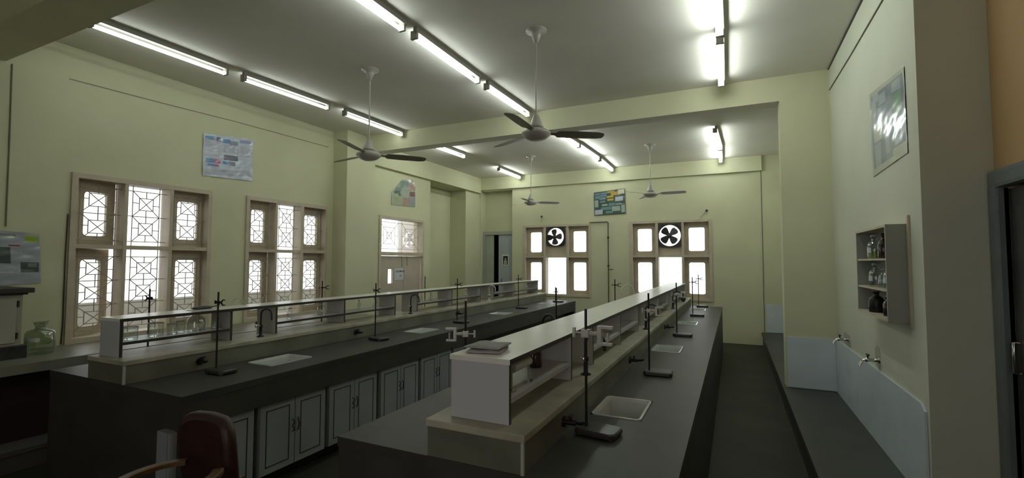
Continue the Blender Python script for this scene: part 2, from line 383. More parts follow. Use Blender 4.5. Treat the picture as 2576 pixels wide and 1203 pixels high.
# ------------------------------------------------------------------ doors
d1 = thing('door_1', PL(7.28, 0, 0), None, None, kind='structure')
mb = MB(PL); 
for a in ((6.60, 6.657, 0, 2.44), (7.91, 7.95, 0, 2.44), (6.657, 7.91, 2.395, 2.44), (6.657, 7.91, 1.71, 1.775)): mb.box(*a, -.02, .14)
mb.build('door_frame', WOODF, d1)
mb = MB(PL); holes(mb, [6.66, 7.36], [.01, 1.70], [(6.905, 7.04, 1.19, 1.455)], .03, .07, lambda u, v, w: (u, v, w))
mb.build('door_leaf', DOORBG, d1)
mb = MB(PL); mb.box(7.366, 7.88, .01, 1.70, .03, .07); mb.build('door_leaf', DOORBG, d1)
mb = MB(PL); mb.box(7.30, 7.318, 1.50, 1.70, .015, .03); mb.box(7.46, 7.472, 1.52, 1.70, .015, .03); mb.build('door_bolt', WOODD, d1)
grille(PL, 6.657, 7.91, 1.775, 2.395, .07, 'grille', d1, nx=2, ny=1, r=.0035, mat=IRONL)
mb = MB(PL); mb.box(6.657, 7.91, 1.775, 2.395, .10, .104); mb.build('glass_pane', GL, d1)
def text_mesh(txt, size, mat, parent, loc, rot, name='lettering'):
    cu = bpy.data.curves.new(name, 'FONT'); cu.body = txt; cu.size = size; cu.align_x = 'CENTER'; cu.align_y = 'CENTER'; cu.extrude = .0005
    cu.offset = size*.012
    ob = bpy.data.objects.new(name, cu); COL.objects.link(ob); dg = bpy.context.evaluated_depsgraph_get()
    me = bpy.data.meshes.new_from_object(ob.evaluated_get(dg)); bpy.data.objects.remove(ob)
    me.materials.clear(); me.materials.append(mat); o = bpy.data.objects.new(name, me); COL.objects.link(o)
    o.parent = parent; o.location = Vector(loc)-Vector(parent.location); o.rotation_euler = rot; return o
sg = thing('room_sign', PL(7.215, 1.245, -.0), 'white paper sign with two lines of black lettering on the beige door', 'sign')
mb = MB(PL); mb.box(7.08, 7.352, 1.245, 1.465, .024, .029); mb.build('paper_sheet', PAPER, sg)
text_mesh('ROOM NO', .052, INK, sg, PL(7.255, 1.41, .0225), (PI/2, 0, PI/2)); text_mesh('13', .062, INK, sg, PL(7.255, 1.325, .0225), (PI/2, 0, PI/2))
# far-left double door, left leaf ajar
d2 = thing('door_2', (-5.3, YF+.1, 0), None, None, kind='structure')
mb = MB(); 
for a in ((-5.73, -5.67, 0, 2.35), (-4.93, -4.87, 0, 2.35), (-5.67, -4.93, 2.27, 2.35)): mb.box(a[0], a[1], YF+.10, YF+.22, a[2], a[3])
mb.build('door_frame', DOORG, d2)
mb = MB(); mb.bbox(-5.30, -4.935, YF+.13, YF+.165, .01, 2.265, .004); mb.box(-5.24, -5.0, YF+.122, YF+.131, .2, 2.17); le = mb.build('door_leaf', DOORB, d2)
mb = MB(); mb.bbox(-5.667, -5.44, YF+.13, YF+.165, .01, 2.265, .004); mb.build('door_leaf', DOORG, d2)
mb = MB(); mb.tube([(-5.46, YF+.125, 1.02), (-5.46, YF+.09, 1.02), (-5.46, YF+.09, 1.10), (-5.46, YF+.125, 1.10)], .008, 8); mb.build('door_handle', CHROME, d2)
mb = MB(); mb.tube([(-5.20, YF+.12, 1.0), (-5.20, YF+.10, 1.02), (-5.20, YF+.10, 1.16), (-5.20, YF+.12, 1.18)], .007, 8); mb.build('door_handle', BLACK, d2)
si = thing('door_notice', (-5.10, YF+.12, 1.5), 'small dark framed notice with a pale figure on the blue-grey far door', 'sign')
mb = MB(); mb.bbox(-5.19, -5.01, YF+.112, YF+.12, 1.50, 1.77, .004); mb.build('notice_frame', LAM, si)
mb = MB(); mb.box(-5.165, -5.035, YF+.109, YF+.1119, 1.525, 1.74); mb.build('notice_panel', BLACK, si)
mb = MB(); mb.prism([(-5.145, 1.53), (-5.055, 1.53), (-5.06, 1.61), (-5.08, 1.64), (-5.12, 1.64), (-5.14, 1.61)], -(YF+.1085), -(YF+.1065))
n = 12; mb.prism([(-5.10+.022*math.cos(2*PI*k/n), 1.665+.026*math.sin(2*PI*k/n)) for k in range(n)], -(YF+.1085), -(YF+.1065))
mb.v = [(x, -z, y) for x, y, z in mb.v]; mb.build('figure_symbol', DOORG, si)
# side door on the tan wall at right edge
d3 = thing('door_3', (1.27, 2.85, 0), None, None, kind='structure')
mb = MB(); 
for a in ((3.27, 3.355, 0, 2.0), (2.36, 2.42, 0, 2.0)): mb.bbox(1.235, 1.30, a[0], a[1], a[2], a[3], .012)
mb.bbox(1.235, 1.30, 2.36, 3.355, 1.99, 2.085, .02); mb.build('door_frame', M('blue_grey_frame', (.17, .19, .20), .4, noise=(5, .1)), d3)
mb = MB(); mb.bbox(1.285, 1.32, 2.43, 3.262, .01, 1.98, .004); mb.box(1.279, 1.286, 2.53, 3.19, .3, 1.88); mb.build('door_leaf', STEEL, d3)
mb = MB(); mb.tube([(1.277, 3.21, 1.05), (1.255, 3.21, 1.05), (1.255, 3.21, 1.2), (1.277, 3.21, 1.2)], .008, 8); mb.build('door_handle', CHROME, d3)
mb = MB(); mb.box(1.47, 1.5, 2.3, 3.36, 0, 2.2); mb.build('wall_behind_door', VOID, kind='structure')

# ------------------------------------------------------------------ ceiling lights
def tube_light(x0, x1, y0, y1, z, label):
    k = .78 if x0 < -4 else 1.2 if x0 < -2 else 2.4
    if y0 > 6.2: k = 2.4
    if y0 == 7.80 or y0 == 3.28: k = 3.2
    xm = (x0+x1)/2; L = y1-y0
    t = thing('tube_light', (xm, (y0+y1)/2, ZC), label, 'ceiling light', 'fluorescent tube lights on the ceiling')
    zb = ZC
    q = lambda s: x0+(x1-x0)*s
    mb = MB(); a = [(q(0)+.012, y0-.03), (q(0)+.05, y0-.03), (q(1)+.05, y1+.03), (q(1)+.012, y1+.03)]
    mb.prism(a, z+.035, zb); mb.build('batten', BATT, t)
    mb = MB(); mb.tube([(x0, y0, z), (x1, y1, z)], .0165, 12); mb.build('tube', TUBEM[k], t)
    for (yy, xx, s) in ((y0, x0, -1), (y1, x1, 1)):
        mb = MB(); mb.bbox(xx-.018, xx+.045, yy+s*.001, yy+s*.024, z-.022, z+.05, .004); mb.build('end_cap', BATT, t)
    return t
for a in [(-4.90, -4.875, 1.99, 3.12, 3.60, 'nearest tube light of the left row, touching the near beam'),
          (-4.85, -4.78, 3.33, 4.42, 3.60, 'second tube light of the left row, beside the leftmost ceiling fan'),
          (-4.76, -4.735, 4.72, 5.88, 3.60, 'third tube light of the left row, crossed by the left fan rod'),
          (-4.69, -4.65, 6.50, 7.64, 3.60, 'left row tube light just beyond the middle beam'),
          (-4.61, -4.61, 9.05, 10.13, 3.60, 'farthest tube light of the left row, by the far wall corner'),
          (-2.55, -2.56, 2.00, 3.15, 3.60, 'nearest tube light of the centre row, cut by the picture top'),
          (-2.55, -2.555, 3.335, 4.456, 3.60, 'second tube light of the centre row, longest looking one mid-ceiling'),
          (-2.55, -2.525, 4.684, 5.80, 3.60, 'third tube light of the centre row, ending at the middle beam'),
          (-2.49, -2.42, 6.62, 7.735, 3.60, 'centre row tube light first beyond the beam, beside the fan hub'),
          (-2.41, -2.37, 7.80, 8.88, 3.60, 'centre row tube light in the glaring middle beyond the beam'),
          (-2.37, -2.39, 9.06, 10.13, 3.60, 'farthest tube light of the centre row, above the green collage poster'),
          (-.09, -.09, 3.28, 4.40, 3.60, 'nearest tube light of the right row, glaring at the picture top'),
          (-.092, -.106, 4.58, 5.69, 3.60, 'second tube light of the right row, hanging before the beam'),
          (-.24, -.19, 7.75, 8.98, 3.60, 'slanted right row tube light beyond the beam'),
          (-.20, -.215, 9.06, 10.13, 3.60, 'farthest tube light of the right row, near the far wall')]: tube_light(*a)

# ------------------------------------------------------------------ ceiling fans
def ceiling_fan(x, y, zh, th, rad, label):
    t = thing('ceiling_fan', (x, y, ZC), label, 'ceiling fan', 'ceiling fans on long rods')
    mb = MB(); mb.lathe(x, y, [(.095, ZC-.001), (.095, ZC-.012), (.045, ZC-.02), (.04, ZC-.06), (.018, ZC-.115), (.012, ZC-.12)], 24); mb.build('canopy', FANP, t)
    mb = MB(); mb.tube([(x, y, ZC-.05), (x, y, zh+.08)], .008, 10); mb.build('rod', FANP, t)
    mb = MB(); mb.lathe(x, y, [(.012, zh+.175), (.022, zh+.17), (.06, zh+.075), (.066, zh+.055), (.03, zh+.045)], 24); mb.build('shroud', FANP, t)
    mb = MB(); mb.lathe(x, y, [(.03, zh+.045), (.10, zh+.035), (.128, zh+.012), (.13, zh-.008), (.09, zh-.04), (.055, zh-.055), (.0001, zh-.06)], 28); mb.build('motor_housing', FANP, t)
    for k in range(3):
        a = R(th+120*k); ca, sa = math.cos(a), math.sin(a); mb = MB()
        st = [(.11, .018, .0), (.17, .022, 0), (.20, .058, .0), (.34, .064, 0), (rad-.06, .058, 0), (rad-.012, .042, 0), (rad, .012, 0)]
        vs = []
        for (r_, hw, dz) in st:
            tw = .22
            for (s_, zz) in ((-1, 0), (1, 0), (1, .004), (-1, .004)):
                yy = s_*hw; vs.append((x+r_*ca-yy*sa, y+r_*sa+yy*ca, zh+.004+zz-yy*tw))
        fs = [(0, 1, 2, 3), tuple(4*(len(st)-1)+i for i in (3, 2, 1, 0))]
        for i in range(len(st)-1):
            for j in range(4): fs.append((4*i+j, 4*i+(j+1) % 4, 4*i+4+(j+1) % 4, 4*i+4+j))
        mb.add(vs, fs); mb.build('blade', FANB, t)
    return t
ceiling_fan(-3.53, 3.856, 2.74, 48, .62, 'left near ceiling fan in front of the left pillar')
ceiling_fan(-1.57, 3.82, 2.735, 32, .62, 'centre near ceiling fan crossing the middle beam, largest canopy')
ceiling_fan(-3.58, 8.44, 2.76, 38, .58, 'left far ceiling fan beyond the beam, above the first exhaust fan window')
ceiling_fan(-1.31, 8.49, 2.79, 116, .60, 'right far ceiling fan beyond the beam, above the right window')

# ------------------------------------------------------------------ laboratory benches
BZ, LZ, SZ = .80, .95, 1.21
def bench(x0, x1, l0, l1, y0, ye, sinks, label, cup):
    t = thing('laboratory_bench', ((x0+x1)/2, (y0+ye)/2, 0), label, 'laboratory bench', 'long stone laboratory benches')
    mb = MB(); holes(mb, [x0, x1], [y0, ye], [(s[0], s[1], s[2], s[3]) for s in sinks], BZ-.045, BZ, lambda u, v, w: (u, v, w)); mb.build('worktop', STONE, t)
    mb = MB(); mb.box(x0+.004, x1-.004, y0+.004, y0+.10, 0, BZ-.045); mb.box(x0+.004, x1-.004, ye-.10, ye-.004, 0, BZ-.045)
    mb.box(x0+.004, x0+.04, y0+.10, ye-.10, .60, BZ-.045); mb.box(x1-.04, x1-.004, y0+.10, ye-.10, .60, BZ-.045)
    mb.box(x0+.004, x0+.04, y0+.10, ye-.10, .0, .60)
    mb.box(x1-.2 if cup else x1-.04, x1-.16 if cup else x1-.004, y0+.10, ye-.10, .0, .60)
    mb.build('bench_body', STONED, t)
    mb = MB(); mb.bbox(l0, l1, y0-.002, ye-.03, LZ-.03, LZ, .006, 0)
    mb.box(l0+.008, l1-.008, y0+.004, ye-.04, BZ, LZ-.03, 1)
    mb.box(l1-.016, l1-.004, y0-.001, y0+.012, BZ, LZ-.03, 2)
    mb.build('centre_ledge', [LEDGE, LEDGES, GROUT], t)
    return t
SR = [(-.70, -.435, 2.44, 2.82), (-.70, -.44, 4.38, 4.75), (-.70, -.44, 6.40, 6.76), (-.70, -.44, 8.35, 8.7)]
SL = [(-3.49, -3.19, 2.48, 2.88), (-3.42, -3.15, 4.32, 4.70), (-3.42, -3.12, 6.36, 6.68), (-3.42, -3.12, 8.3, 8.62)]
bench(-1.654, -.20, -1.168, -.72, 1.637, 9.22, SR, 'near right long grey stone bench with dark sides and raised centre ledge', False)
bench(-4.55, -2.95, -4.03, -3.57, 1.70, 9.30, SL, 'left long grey stone bench with white cupboards below, by the windows', True)
def sink(x0, x1, y0, y1, label):
    z1 = BZ+.004; d = .15; w = .012; mb = MB()
    bx = [(x0, y0), (x1, y0), (x1, y1), (x0, y1)]
    def ring(i, z, rc=.03):
        pts = []
        a0, a1, b0, b1 = x0+i, x1-i, y0+i, y1-i; r_ = max(.008, rc-i)
        for cx, cy, t0 in ((a1-r_, b1-r_, 0), (a0+r_, b1-r_, 90), (a0+r_, b0+r_, 180), (a1-r_, b0+r_, 270)):
            for k in range(4): t = R(t0+30*k); pts.append((cx+r_*math.cos(t), cy+r_*math.sin(t), z))
        return pts
    rings = [ring(.001, z1), ring(.014, z1), ring(.02, z1-.02), ring(.035, z1-d), ring(.10, z1-d-.006)]
    out = [ring(.001, z1), ring(.004, z1-d-.02)]
    n = 16
    for RR in (rings, out):
        vs = [p for g in RR for p in g]; mb.add(vs, [(i*n+j, i*n+(j+1) % n, (i+1)*n+(j+1) % n, (i+1)*n+j) for i in range(len(RR)-1) for j in range(n)], 0, False)
    mb.add(rings[-1], [list(range(n))]); mb.add(out[-1], [list(range(n))])
    o = mb.build('sink', PORC, fix=False); 
    mb = MB(); cx, cy = (x0+x1)/2, (y0+y1)/2; mb.lathe(cx, cy, [(.022, z1-d-.004), (.022, z1-d), (.012, z1-d-.001)], 12); mb.build('drain', CHROME, o)
    return tag(o, label, 'sink', 'white sinks sunk into the benches')
sr = ['nearest white porcelain sink, in the right bench worktop', 'second white sink along the right bench, beside the second stand', 'third sink along the right bench, near its far half', 'last sink of the right bench, near its far end']
sl = ['nearest white sink in the left bench, right of the first stand', 'second white sink along the left bench', 'third white sink along the left bench, below the white swan-neck tap', 'last sink of the left bench, near its far end']
for q, l in zip(SR, sr): sink(q[0]+.002, q[1]-.002, q[2]+.002, q[3]-.002, l)
for q, l in zip(SL, sl): sink(q[0]+.002, q[1]-.002, q[2]+.002, q[3]-.002, l)

def cupboard(y0, y1, label, handles=True):
    xf = -2.985; xb = -3.105
    t = thing('cupboard', (xb, (y0+y1)/2, .10), label, 'cupboard', 'white cupboards under the left bench')
    mb = MB(); mb.box(xb, xf-.02, y0, y1, .10, .595); mb.build('carcass', CUPW, t)
    ym = (y0+y1)/2
    for k, (a, b) in enumerate(((y0+.004, ym-.003), (ym+.003, y1-.004))):
        mb = MB(); mb.bbox(xf-.0195, xf, a, b, .105, .59, .003)
        i = .045
        for q in ((a+i, a+i+.007, .15, .545), (b-i-.007, b-i, .15, .545), (a+i, b-i, .15, .157), (a+i, b-i, .538, .545)): mb.box(xf-.001, xf+.0015, q[0], q[1], q[2], q[3], 1)
        dr = mb.build('door', [CUPW, EDGE], t)
        yy = ym-.025 if k == 0 else ym+.025; s_ = 1 if k == 0 else -1
        mb = MB(); mb.tube([(xf+.004, yy, .43), (xf+.018, yy+.008*s_, .415), (xf+.012, yy-.004*s_, .385), (xf+.018, yy+.008*s_, .355), (xf+.004, yy, .34)], .004, 6); mb.build('handle', BLACK, dr)
        mb.v
    return t
cl = ['first white cupboard under the left bench, behind the chair', 'second white double cupboard under the left bench, handles in clear view', 'third white double cupboard under the left bench', 'fourth white double cupboard under the left bench', 'fifth white cupboard under the left bench, cut by the right bench edge', 'sixth white cupboard under the left bench, mostly behind the right bench']
for k, (a, b) in enumerate([(1.66, 2.20), (2.24, 2.82), (2.855, 3.42), (3.47, 4.05), (4.09, 4.68), (4.72, 5.30)]): cupboard(a, b, cl[k])

# ------------------------------------------------------------------ reagent shelves
def shelf(x0, x1, segs, ye, label):
    t = thing('reagent_shelf', ((x0+x1)/2, (segs[0][0]+ye)/2, LZ), label, 'shelf', 'long white shelves standing on the bench ledges')
    y0 = segs[0][0]-.025
    mb = MB(); mb.bbox(x0-.006, x1+.006, y0, ye, SZ-.022, SZ, .002)
    o = mb.build('top_board', [LAM, EDGE], t)
    for p in o.data.polygons:
        if abs(p.normal.x) > .9: p.material_index = 1
    first = True
    for (a, mids, b) in segs:
        for k, y in enumerate([a]+mids+[b]):
            s_ = -.02 if k == 0 else 0
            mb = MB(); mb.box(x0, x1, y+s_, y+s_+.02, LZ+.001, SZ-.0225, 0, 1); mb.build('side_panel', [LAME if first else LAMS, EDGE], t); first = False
        ys = [a]+mids+[b]
        for i in range(len(ys)-1):
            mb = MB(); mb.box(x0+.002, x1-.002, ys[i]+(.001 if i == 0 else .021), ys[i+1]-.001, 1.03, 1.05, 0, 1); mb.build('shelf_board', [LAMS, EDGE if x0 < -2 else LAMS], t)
    return t
segR = [(1.725, [], 2.49), (2.95, [3.725], 4.48), (4.97, [5.80], 6.70), (7.16, [8.0], 9.16)]
segL = [(1.765, [], 2.51), (2.95, [3.75], 4.57), (5.03, [5.84], 6.69), (7.17, [8.0], 9.16)]
shelf(-1.088, -.818, segR, 9.19, 'long white-topped reagent shelf on the near right bench')
shelf(-3.98, -3.735, segL, 9.19, 'long white-topped reagent shelf on the left bench by the windows')

# ------------------------------------------------------------------ retort stands
def stand_proto(h=.575, rod=BLACK, clampmat=ALU, cz=.5, ca=0, withclamp=True, big=1.0, ring=False):
    t = thing('retort_stand', (0, 0, 0), 'x', 'retort stand', 'retort stands on the benches')
    mb = MB(); b = MB
    x0, x1, y0, y1, z = -.037, .158, -.07, .07, .03
    pts = [(x0, y0+.02), (x0+.02, y0), (x1-.02, y0), (x1, y0+.02), (x1, y1-.02), (x1-.02, y1), (x0+.02, y1), (x0, y1-.02)]
    ins = [(px*.94+.0036, py*.9) for px, py in pts]
    n = 8; vs = [(*p, 0.008) for p in pts]+[(*p, z-.006) for p in pts]+[(*p, z) for p in ins]
    mb.add(vs, [(i, (i+1) % n, n+(i+1) % n, n+i) for i in range(n)]+[(n+i, n+(i+1) % n, 2*n+(i+1) % n, 2*n+i) for i in range(n)]+[list(range(n)), list(range(2*n, 3*n))])
    for fx in (x0+.02, x1-.02):
        for fy in (y0+.02, y1-.02): mb.lathe(fx, fy, [(.012, 0), (.012, .009)], 8)
    mb.build('base', BLACKB, t)
    mb = MB(); mb.tube([(0, 0, z-.004), (0, 0, h)], .0065, 10); mb.build('rod', rod, t)
    if withclamp:
        c, s_ = math.cos(ca), math.sin(ca); g = big
        P = lambda a, b_, z_: (a*c-b_*s_, a*s_+b_*c, z_)
        mb = MB(P); mb.bbox(-.014*g, .014*g, -.013*g, .013*g, cz-.014*g, cz+.014*g, .003); mb.tube([(.01*g, 0, cz), (.05*g, 0, cz)], [.009*g, .007*g], 8)
        mb.tube([(-.012*g, 0, cz), (-.04*g, 0, cz)], .0035*g, 8)
        k = mb.build('clamp', clampmat, t)
        mb = MB(P); mb.bbox(-.05*g, -.040*g, -.006*g, .006*g, cz-.018*g, cz+.018*g, .003); mb.build('wing_screw', clampmat, k)
        mb = MB(P)
        if g >= 1:
            mb.bbox(.045*g, .060*g, -.011*g, .011*g, cz-.036*g, cz+.030*g, .003)
            mb.bbox(.052*g, .100*g, -.009*g, .009*g, cz+.020*g, cz+.031*g, .003); mb.bbox(.052*g, .096*g, -.009*g, .009*g, cz-.037*g, cz-.027*g, .003)
            mb.tube([(.080*g, 0, cz-.03*g), (.080*g, 0, cz+.006*g)], .0045*g, 8)
        for q in (-1, 1) if g < 1 else ():
            mb.tube([(.045*g, 0, cz), (.062*g, 0, cz+.018*g*q), (.072*g, 0, cz+.026*g*q), (.105*g, 0, cz+.024*g*q)], [.008*g, .007*g, .006*g, .004*g], 8)
        mb.build('jaw', clampmat, k)
    if ring:
        mb = MB(); n = 20; cx = .075; mb.tube([(cx+.035*math.cos(2*PI*i/n), .035*math.sin(2*PI*i/n), .09) for i in range(n+1)], .004, 6, cap=False); mb.tube([(0, 0, .09), (cx-.035, 0, .09)], .004, 6); mb.build('support_ring', BLACK, t)
    return t
plain = stand_proto(cz=.50, ca=0, big=.75, clampmat=BLACK)
bigc = stand_proto(cz=.46, ca=0, big=1.35)
mid = stand_proto(cz=.45, ca=0, big=1.0)
behind = stand_proto(cz=.385, ca=PI+.45, big=1.15)
bare = stand_proto(withclamp=False)
low = stand_proto(h=.30, withclamp=True, cz=.2, big=.8, clampmat=BLACK, ring=True)
used = set()
def place(p, x, y, rz, label, z=BZ):
    if p.name not in used: used.add(p.name); p.location = (x, y, z); p.rotation_euler = (0, 0, rz); p['label'] = label; return p
    return dup(p, (x, y, z), rz, label)
place(bigc, -.645, 2.19, -.12, 'nearest black retort stand on the right bench, with large pale clamp beside the shelf')
place(mid, -.562, 3.49, .05, 'second retort stand along the right bench, beside the second sink')
place(mid, -.575, 5.41, 0, 'third retort stand along the right bench aisle side')
place(plain, -.568, 7.50, 0, 'fourth retort stand on the right bench aisle side, before the far window')
place(plain, -.585, 9.06, .05, 'farthest retort stand on the right bench, at its end')
place(plain, -3.40, 2.19, .0, 'nearest retort stand on the left bench, left of the first sink')
place(plain, -3.352, 3.80, -.2, 'second retort stand on the left bench, before the beige door')
place(plain, -3.30, 5.30, 0, 'third retort stand on the left bench aisle side')
place(plain, -3.366, 7.38, 0, 'fourth retort stand on the left bench aisle side, before the grey door')
place(low, -3.23, 8.86, 0, 'short stand with support ring at the far end of the left bench')
place(plain, -4.25, 2.18, PI, 'retort stand behind the left shelf, before the nearest window')
place(plain, -4.25, 3.93, .9, 'retort stand behind the left shelf, right of the second window')
place(bare, -4.25, 5.90, .9, 'bare retort stand behind the left shelf, right of the beige door')
t = place(behind, -1.40, 2.34, 0, 'retort stand behind the right shelf, its pale clamp over the dark bench side')
place(bare, -1.40, 3.86, 0, 'bare retort stand behind the right shelf, before the left bench end')
place(plain, -1.40, 6.08, 0, 'retort stand behind the right shelf, beside the white swan-neck tap')

# ------------------------------------------------------------------ taps
def swan_tap(x, y, z, mat, ang, label, h=.235, reach=.11, thick=.0075):
    t = thing('swan_neck_tap', (x, y, z), label, 'tap', 'swan-neck water taps on the bench ledges')
    c, s_ = math.cos(ang), math.sin(ang)
    mb = MB(); mb.lathe(x, y, [(.03, z), (.03, z+.006), (.014, z+.014), (.012, z+.075), (.016, z+.08), (.016, z+.1), (.01, z+.105)], 14); mb.build('tap_body', BLACK if mat is RUBBER else CHROME, t)
    pts = [(x, y, z+.10), (x, y, z+h-.05)]
    for k in range(1, 9):
        a = PI-PI*k/8; d = reach/2+reach/2*math.cos(a); pts.append((x+d*c, y+d*s_, z+h-.05+reach/2*math.sin(a)))
    pts.append((x+reach*c, y+reach*s_, z+h-.09))
    mb = MB(); mb.tube(pts, thick, 10); mb.build('spout', mat, t)
    mb = MB(); mb.tube([(x, y, z+.09), (x+.035*s_, y-.035*c, z+.095)], .008, 8); mb.lathe(x+.042*s_, y-.042*c, [(.014, z+.085), (.018, z+.095), (.014, z+.108)], 10); mb.build('tap_handle', CHROME, t)
    return t
swan_tap(-.785, 2.66, LZ, RUBBER, 0, 'black swan-neck tap at the first gap of the right shelf', thick=.009)
swan_tap(-.78, 4.68, LZ, RUBBER, .1, 'black swan-neck tap at the second gap of the right shelf')
swan_tap(-.78, 6.9, LZ, RUBBER, .1, 'black swan-neck tap at the far gap of the right shelf')
swan_tap(-3.70, 2.76, LZ, RUBBER, .2, 'black swan-neck tap at the first gap of the left shelf')
swan_tap(-3.64, 4.76, LZ, RUBBER, .2, 'black swan-neck tap at the second gap of the left shelf')
swan_tap(-3.69, 6.92, LZ, WHITEP, .1, 'white plastic swan-neck tap at the third gap of the left shelf', h=.25)
swan_tap(-1.125, 3.10, LZ, RUBBER, PI-.5, 'black hose tap arching behind the right shelf, over the dark bench side', h=.25, reach=.15, thick=.010)
swan_tap(-1.125, 5.9, LZ, WHITEP, PI+.9, 'white swan-neck tap arching behind the right shelf', h=.32, reach=.2)

def gas_cock(x, y, z, s_, label):
    t = thing('gas_cock', (x, y, z), label, 'gas tap', 'black gas taps on the ledge sides')
    mb = MB(); mb.tube([(x, y, z), (x+.012*s_, y, z)], .026, 12); mb.tube([(x+.01*s_, y, z), (x+.06*s_, y, z)], .013, 10); mb.build('valve_body', BLACK, t)
    mb = MB(); mb.tube([(x+.035*s_, y, z+.01), (x+.035*s_, y, z+.028)], .007, 8); mb.bbox(x+.028*s_, x+.042*s_, y-.02, y+.02, z+.026, z+.034, .003); mb.build('lever', BLACK, t)
    mb = MB(); mb.tube([(x+.058*s_, y, z), (x+.085*s_, y-.004, z+.002), (x+.11*s_, y-.01, z+.012)], [.007, .008, .005], 8); mb.build('nozzle', BLACK, t)
for (x, y, lb) in ((-.728, 2.10, 'nearest black gas tap on the right bench ledge, behind the large stand base'), (-.728, 3.62, 'second black gas tap on the right bench ledge, below the second tap gap'), (-.728, 5.6, 'third black gas tap on the right bench ledge'),
                   (-3.578, 2.18, 'nearest black gas tap on the left bench ledge, by the first stand'), (-3.578, 3.76, 'second black gas tap on the left bench ledge'), (-3.578, 5.74, 'third black gas tap on the left bench ledge')):
    gas_cock(x, y, .862, 1, lb)

# ------------------------------------------------------------------ glassware
def bottle(x, y, z, r_, h, label, mat=GLW, stop=CORK, liquid=None, neck=.38, kind='reagent_bottle', grp='glass bottles on the shelves', paper=None):
    t = thing(kind, (x, y, z), label, 'bottle', grp)
    mb = MB(); nr = r_*neck
    mb.lathe(x, y, [(r_*.95, z+.001), (r_, z+.004), (r_, z+h*.58), (r_*.85, z+h*.68), (nr, z+h*.78), (nr, z+h*.9), (nr*1.35, z+h*.92), (nr*1.3, z+h*.95)], 20); mb.build('bottle_body', mat, t)
    if stop: 
        mb = MB(); mb.lathe(x, y, [(nr*.8, z+h*.94), (nr*.9, z+h*.955), (nr*1.5, z+h*.97), (nr*1.6, z+h), (nr*.6, z+h*1.03)], 14); mb.build('stopper', stop, t)
    if liquid: mb = MB(); mb.lathe(x, y, [(r_*.9, z+.006), (r_*.9, z+h*.36)], 18); mb.build('liquid', liquid, t)
    if paper:
        a0, a1 = paper; mb = MB(); vs = []; n = 8
        for i in range(n+1):
            a = R(a0+(a1-a0)*i/n)
            for (zz, rr_) in ((z+h*.25, r_+.0008), (z+h*.47, r_+.0008)): vs.append((x+rr_*math.cos(a), y+rr_*math.sin(a), zz))
        mb.add(vs, [(2*i, 2*i+2, 2*i+3, 2*i+1) for i in range(n)]); mb.build('label_patch', PAPER, t, fix=False)
    return t
def beaker(x, y, z, r_, h, label):
    t = thing('beaker', (x, y, z), label, 'beaker', 'glass beakers in the first bay of the left shelf')
    mb = MB(); mb.lathe(x, y, [(r_*.96, z+.001), (r_, z+.006), (r_, z+h-.006), (r_*1.04, z+h-.002)], 22); m_ = mb.v
    mb.f = mb.f[:-1]; mb.mi = mb.mi[:-1]; mb.sm = mb.sm[:-1]; mb.build('glass_body', GLW, t)
    mb = MB(); n = 22; mb.tube([(x+r_*1.05*math.cos(2*PI*i/n), y+r_*1.05*math.sin(2*PI*i/n), z+h) for i in range(n+1)], .003, 6, cap=False); mb.build('rim', PORC, t)
B0 = 1.05
beaker(-3.84, 1.86, B0, .042, .085, 'leftmost glass beaker with white rim in the left shelf'); beaker(-3.84, 2.02, B0, .045, .095, 'second glass beaker with white rim, on the left shelf')
beaker(-3.84, 2.13, B0, .032, .075, 'small glass beaker beside the two large rimmed ones'); beaker(-3.88, 2.21, B0, .030, .085, 'narrow glass beaker beside the bell jar')
t = thing('bell_jar', (-3.85, 2.31, B0), 'domed clear bell jar in the first bay of the left shelf', 'bell jar')
mb = MB(); mb.lathe(-3.85, 2.31, [(.062, B0+.001), (.062, B0+.07), (.056, B0+.098), (.038, B0+.115), (.012, B0+.122), (.012, B0+.13), (.004, B0+.135)], 24); mb.build('glass_dome', GLW, t)
bl = [(-3.86, 3.18, .028, .10, 'round bottle with white stopper in the second bay of the left shelf'), (-3.82, 3.52, .034, .13, 'wide flask at the right end of the second bay, left shelf'),
      (-3.86, 4.10, .022, .11, 'slim bottle with flat stopper in the third bay of the left shelf'), (-3.86, 4.36, .026, .12, 'bottle with a wide top in the third bay of the left shelf'),
      (-3.86, 5.20, .032, .11, 'clear jar beside the tap gap, fourth bay of the left shelf'), (-3.86, 5.50, .028, .11, 'tilted-looking clear flask in the fourth bay, left shelf'),
      (-3.86, 6.45, .022, .10, 'small bottle in the fifth bay of the left shelf'), (-3.86, 8.85, .03, .11, 'far bottle near the end of the left shelf')]
for b in bl: bottle(b[0], b[1], B0, b[2], b[3], b[4], paper=(-60, 30))
bottle(-.95, 2.30, B0, .035, .12, 'amber bottle at the back of the right shelf first bay', mat=BROWNG)
bottle(-.92, 3.95, B0, .022, .11, 'small pinkish bottle in the right shelf third bay', mat=GLW, liquid=M('pink_liquid', (.35, .12, .1), .3))
t = thing('flask', (-3.84, 2.47, B0), 'small white based conical flask by the first panel of the left shelf', 'flask')
# (placed just before the panel)
mb = MB(); mb.lathe(-3.84, 2.455, [(.03, B0+.001), (.03, B0+.01), (.012, B0+.06), (.012, B0+.085), (.016, B0+.09)], 16); mb.build('flask_body', GLW, t)
mb = MB(); mb.lathe(-3.84, 2.455, [(.028, B0+.003), (.024, B0+.022)], 14); mb.build('powder', PORC, t)
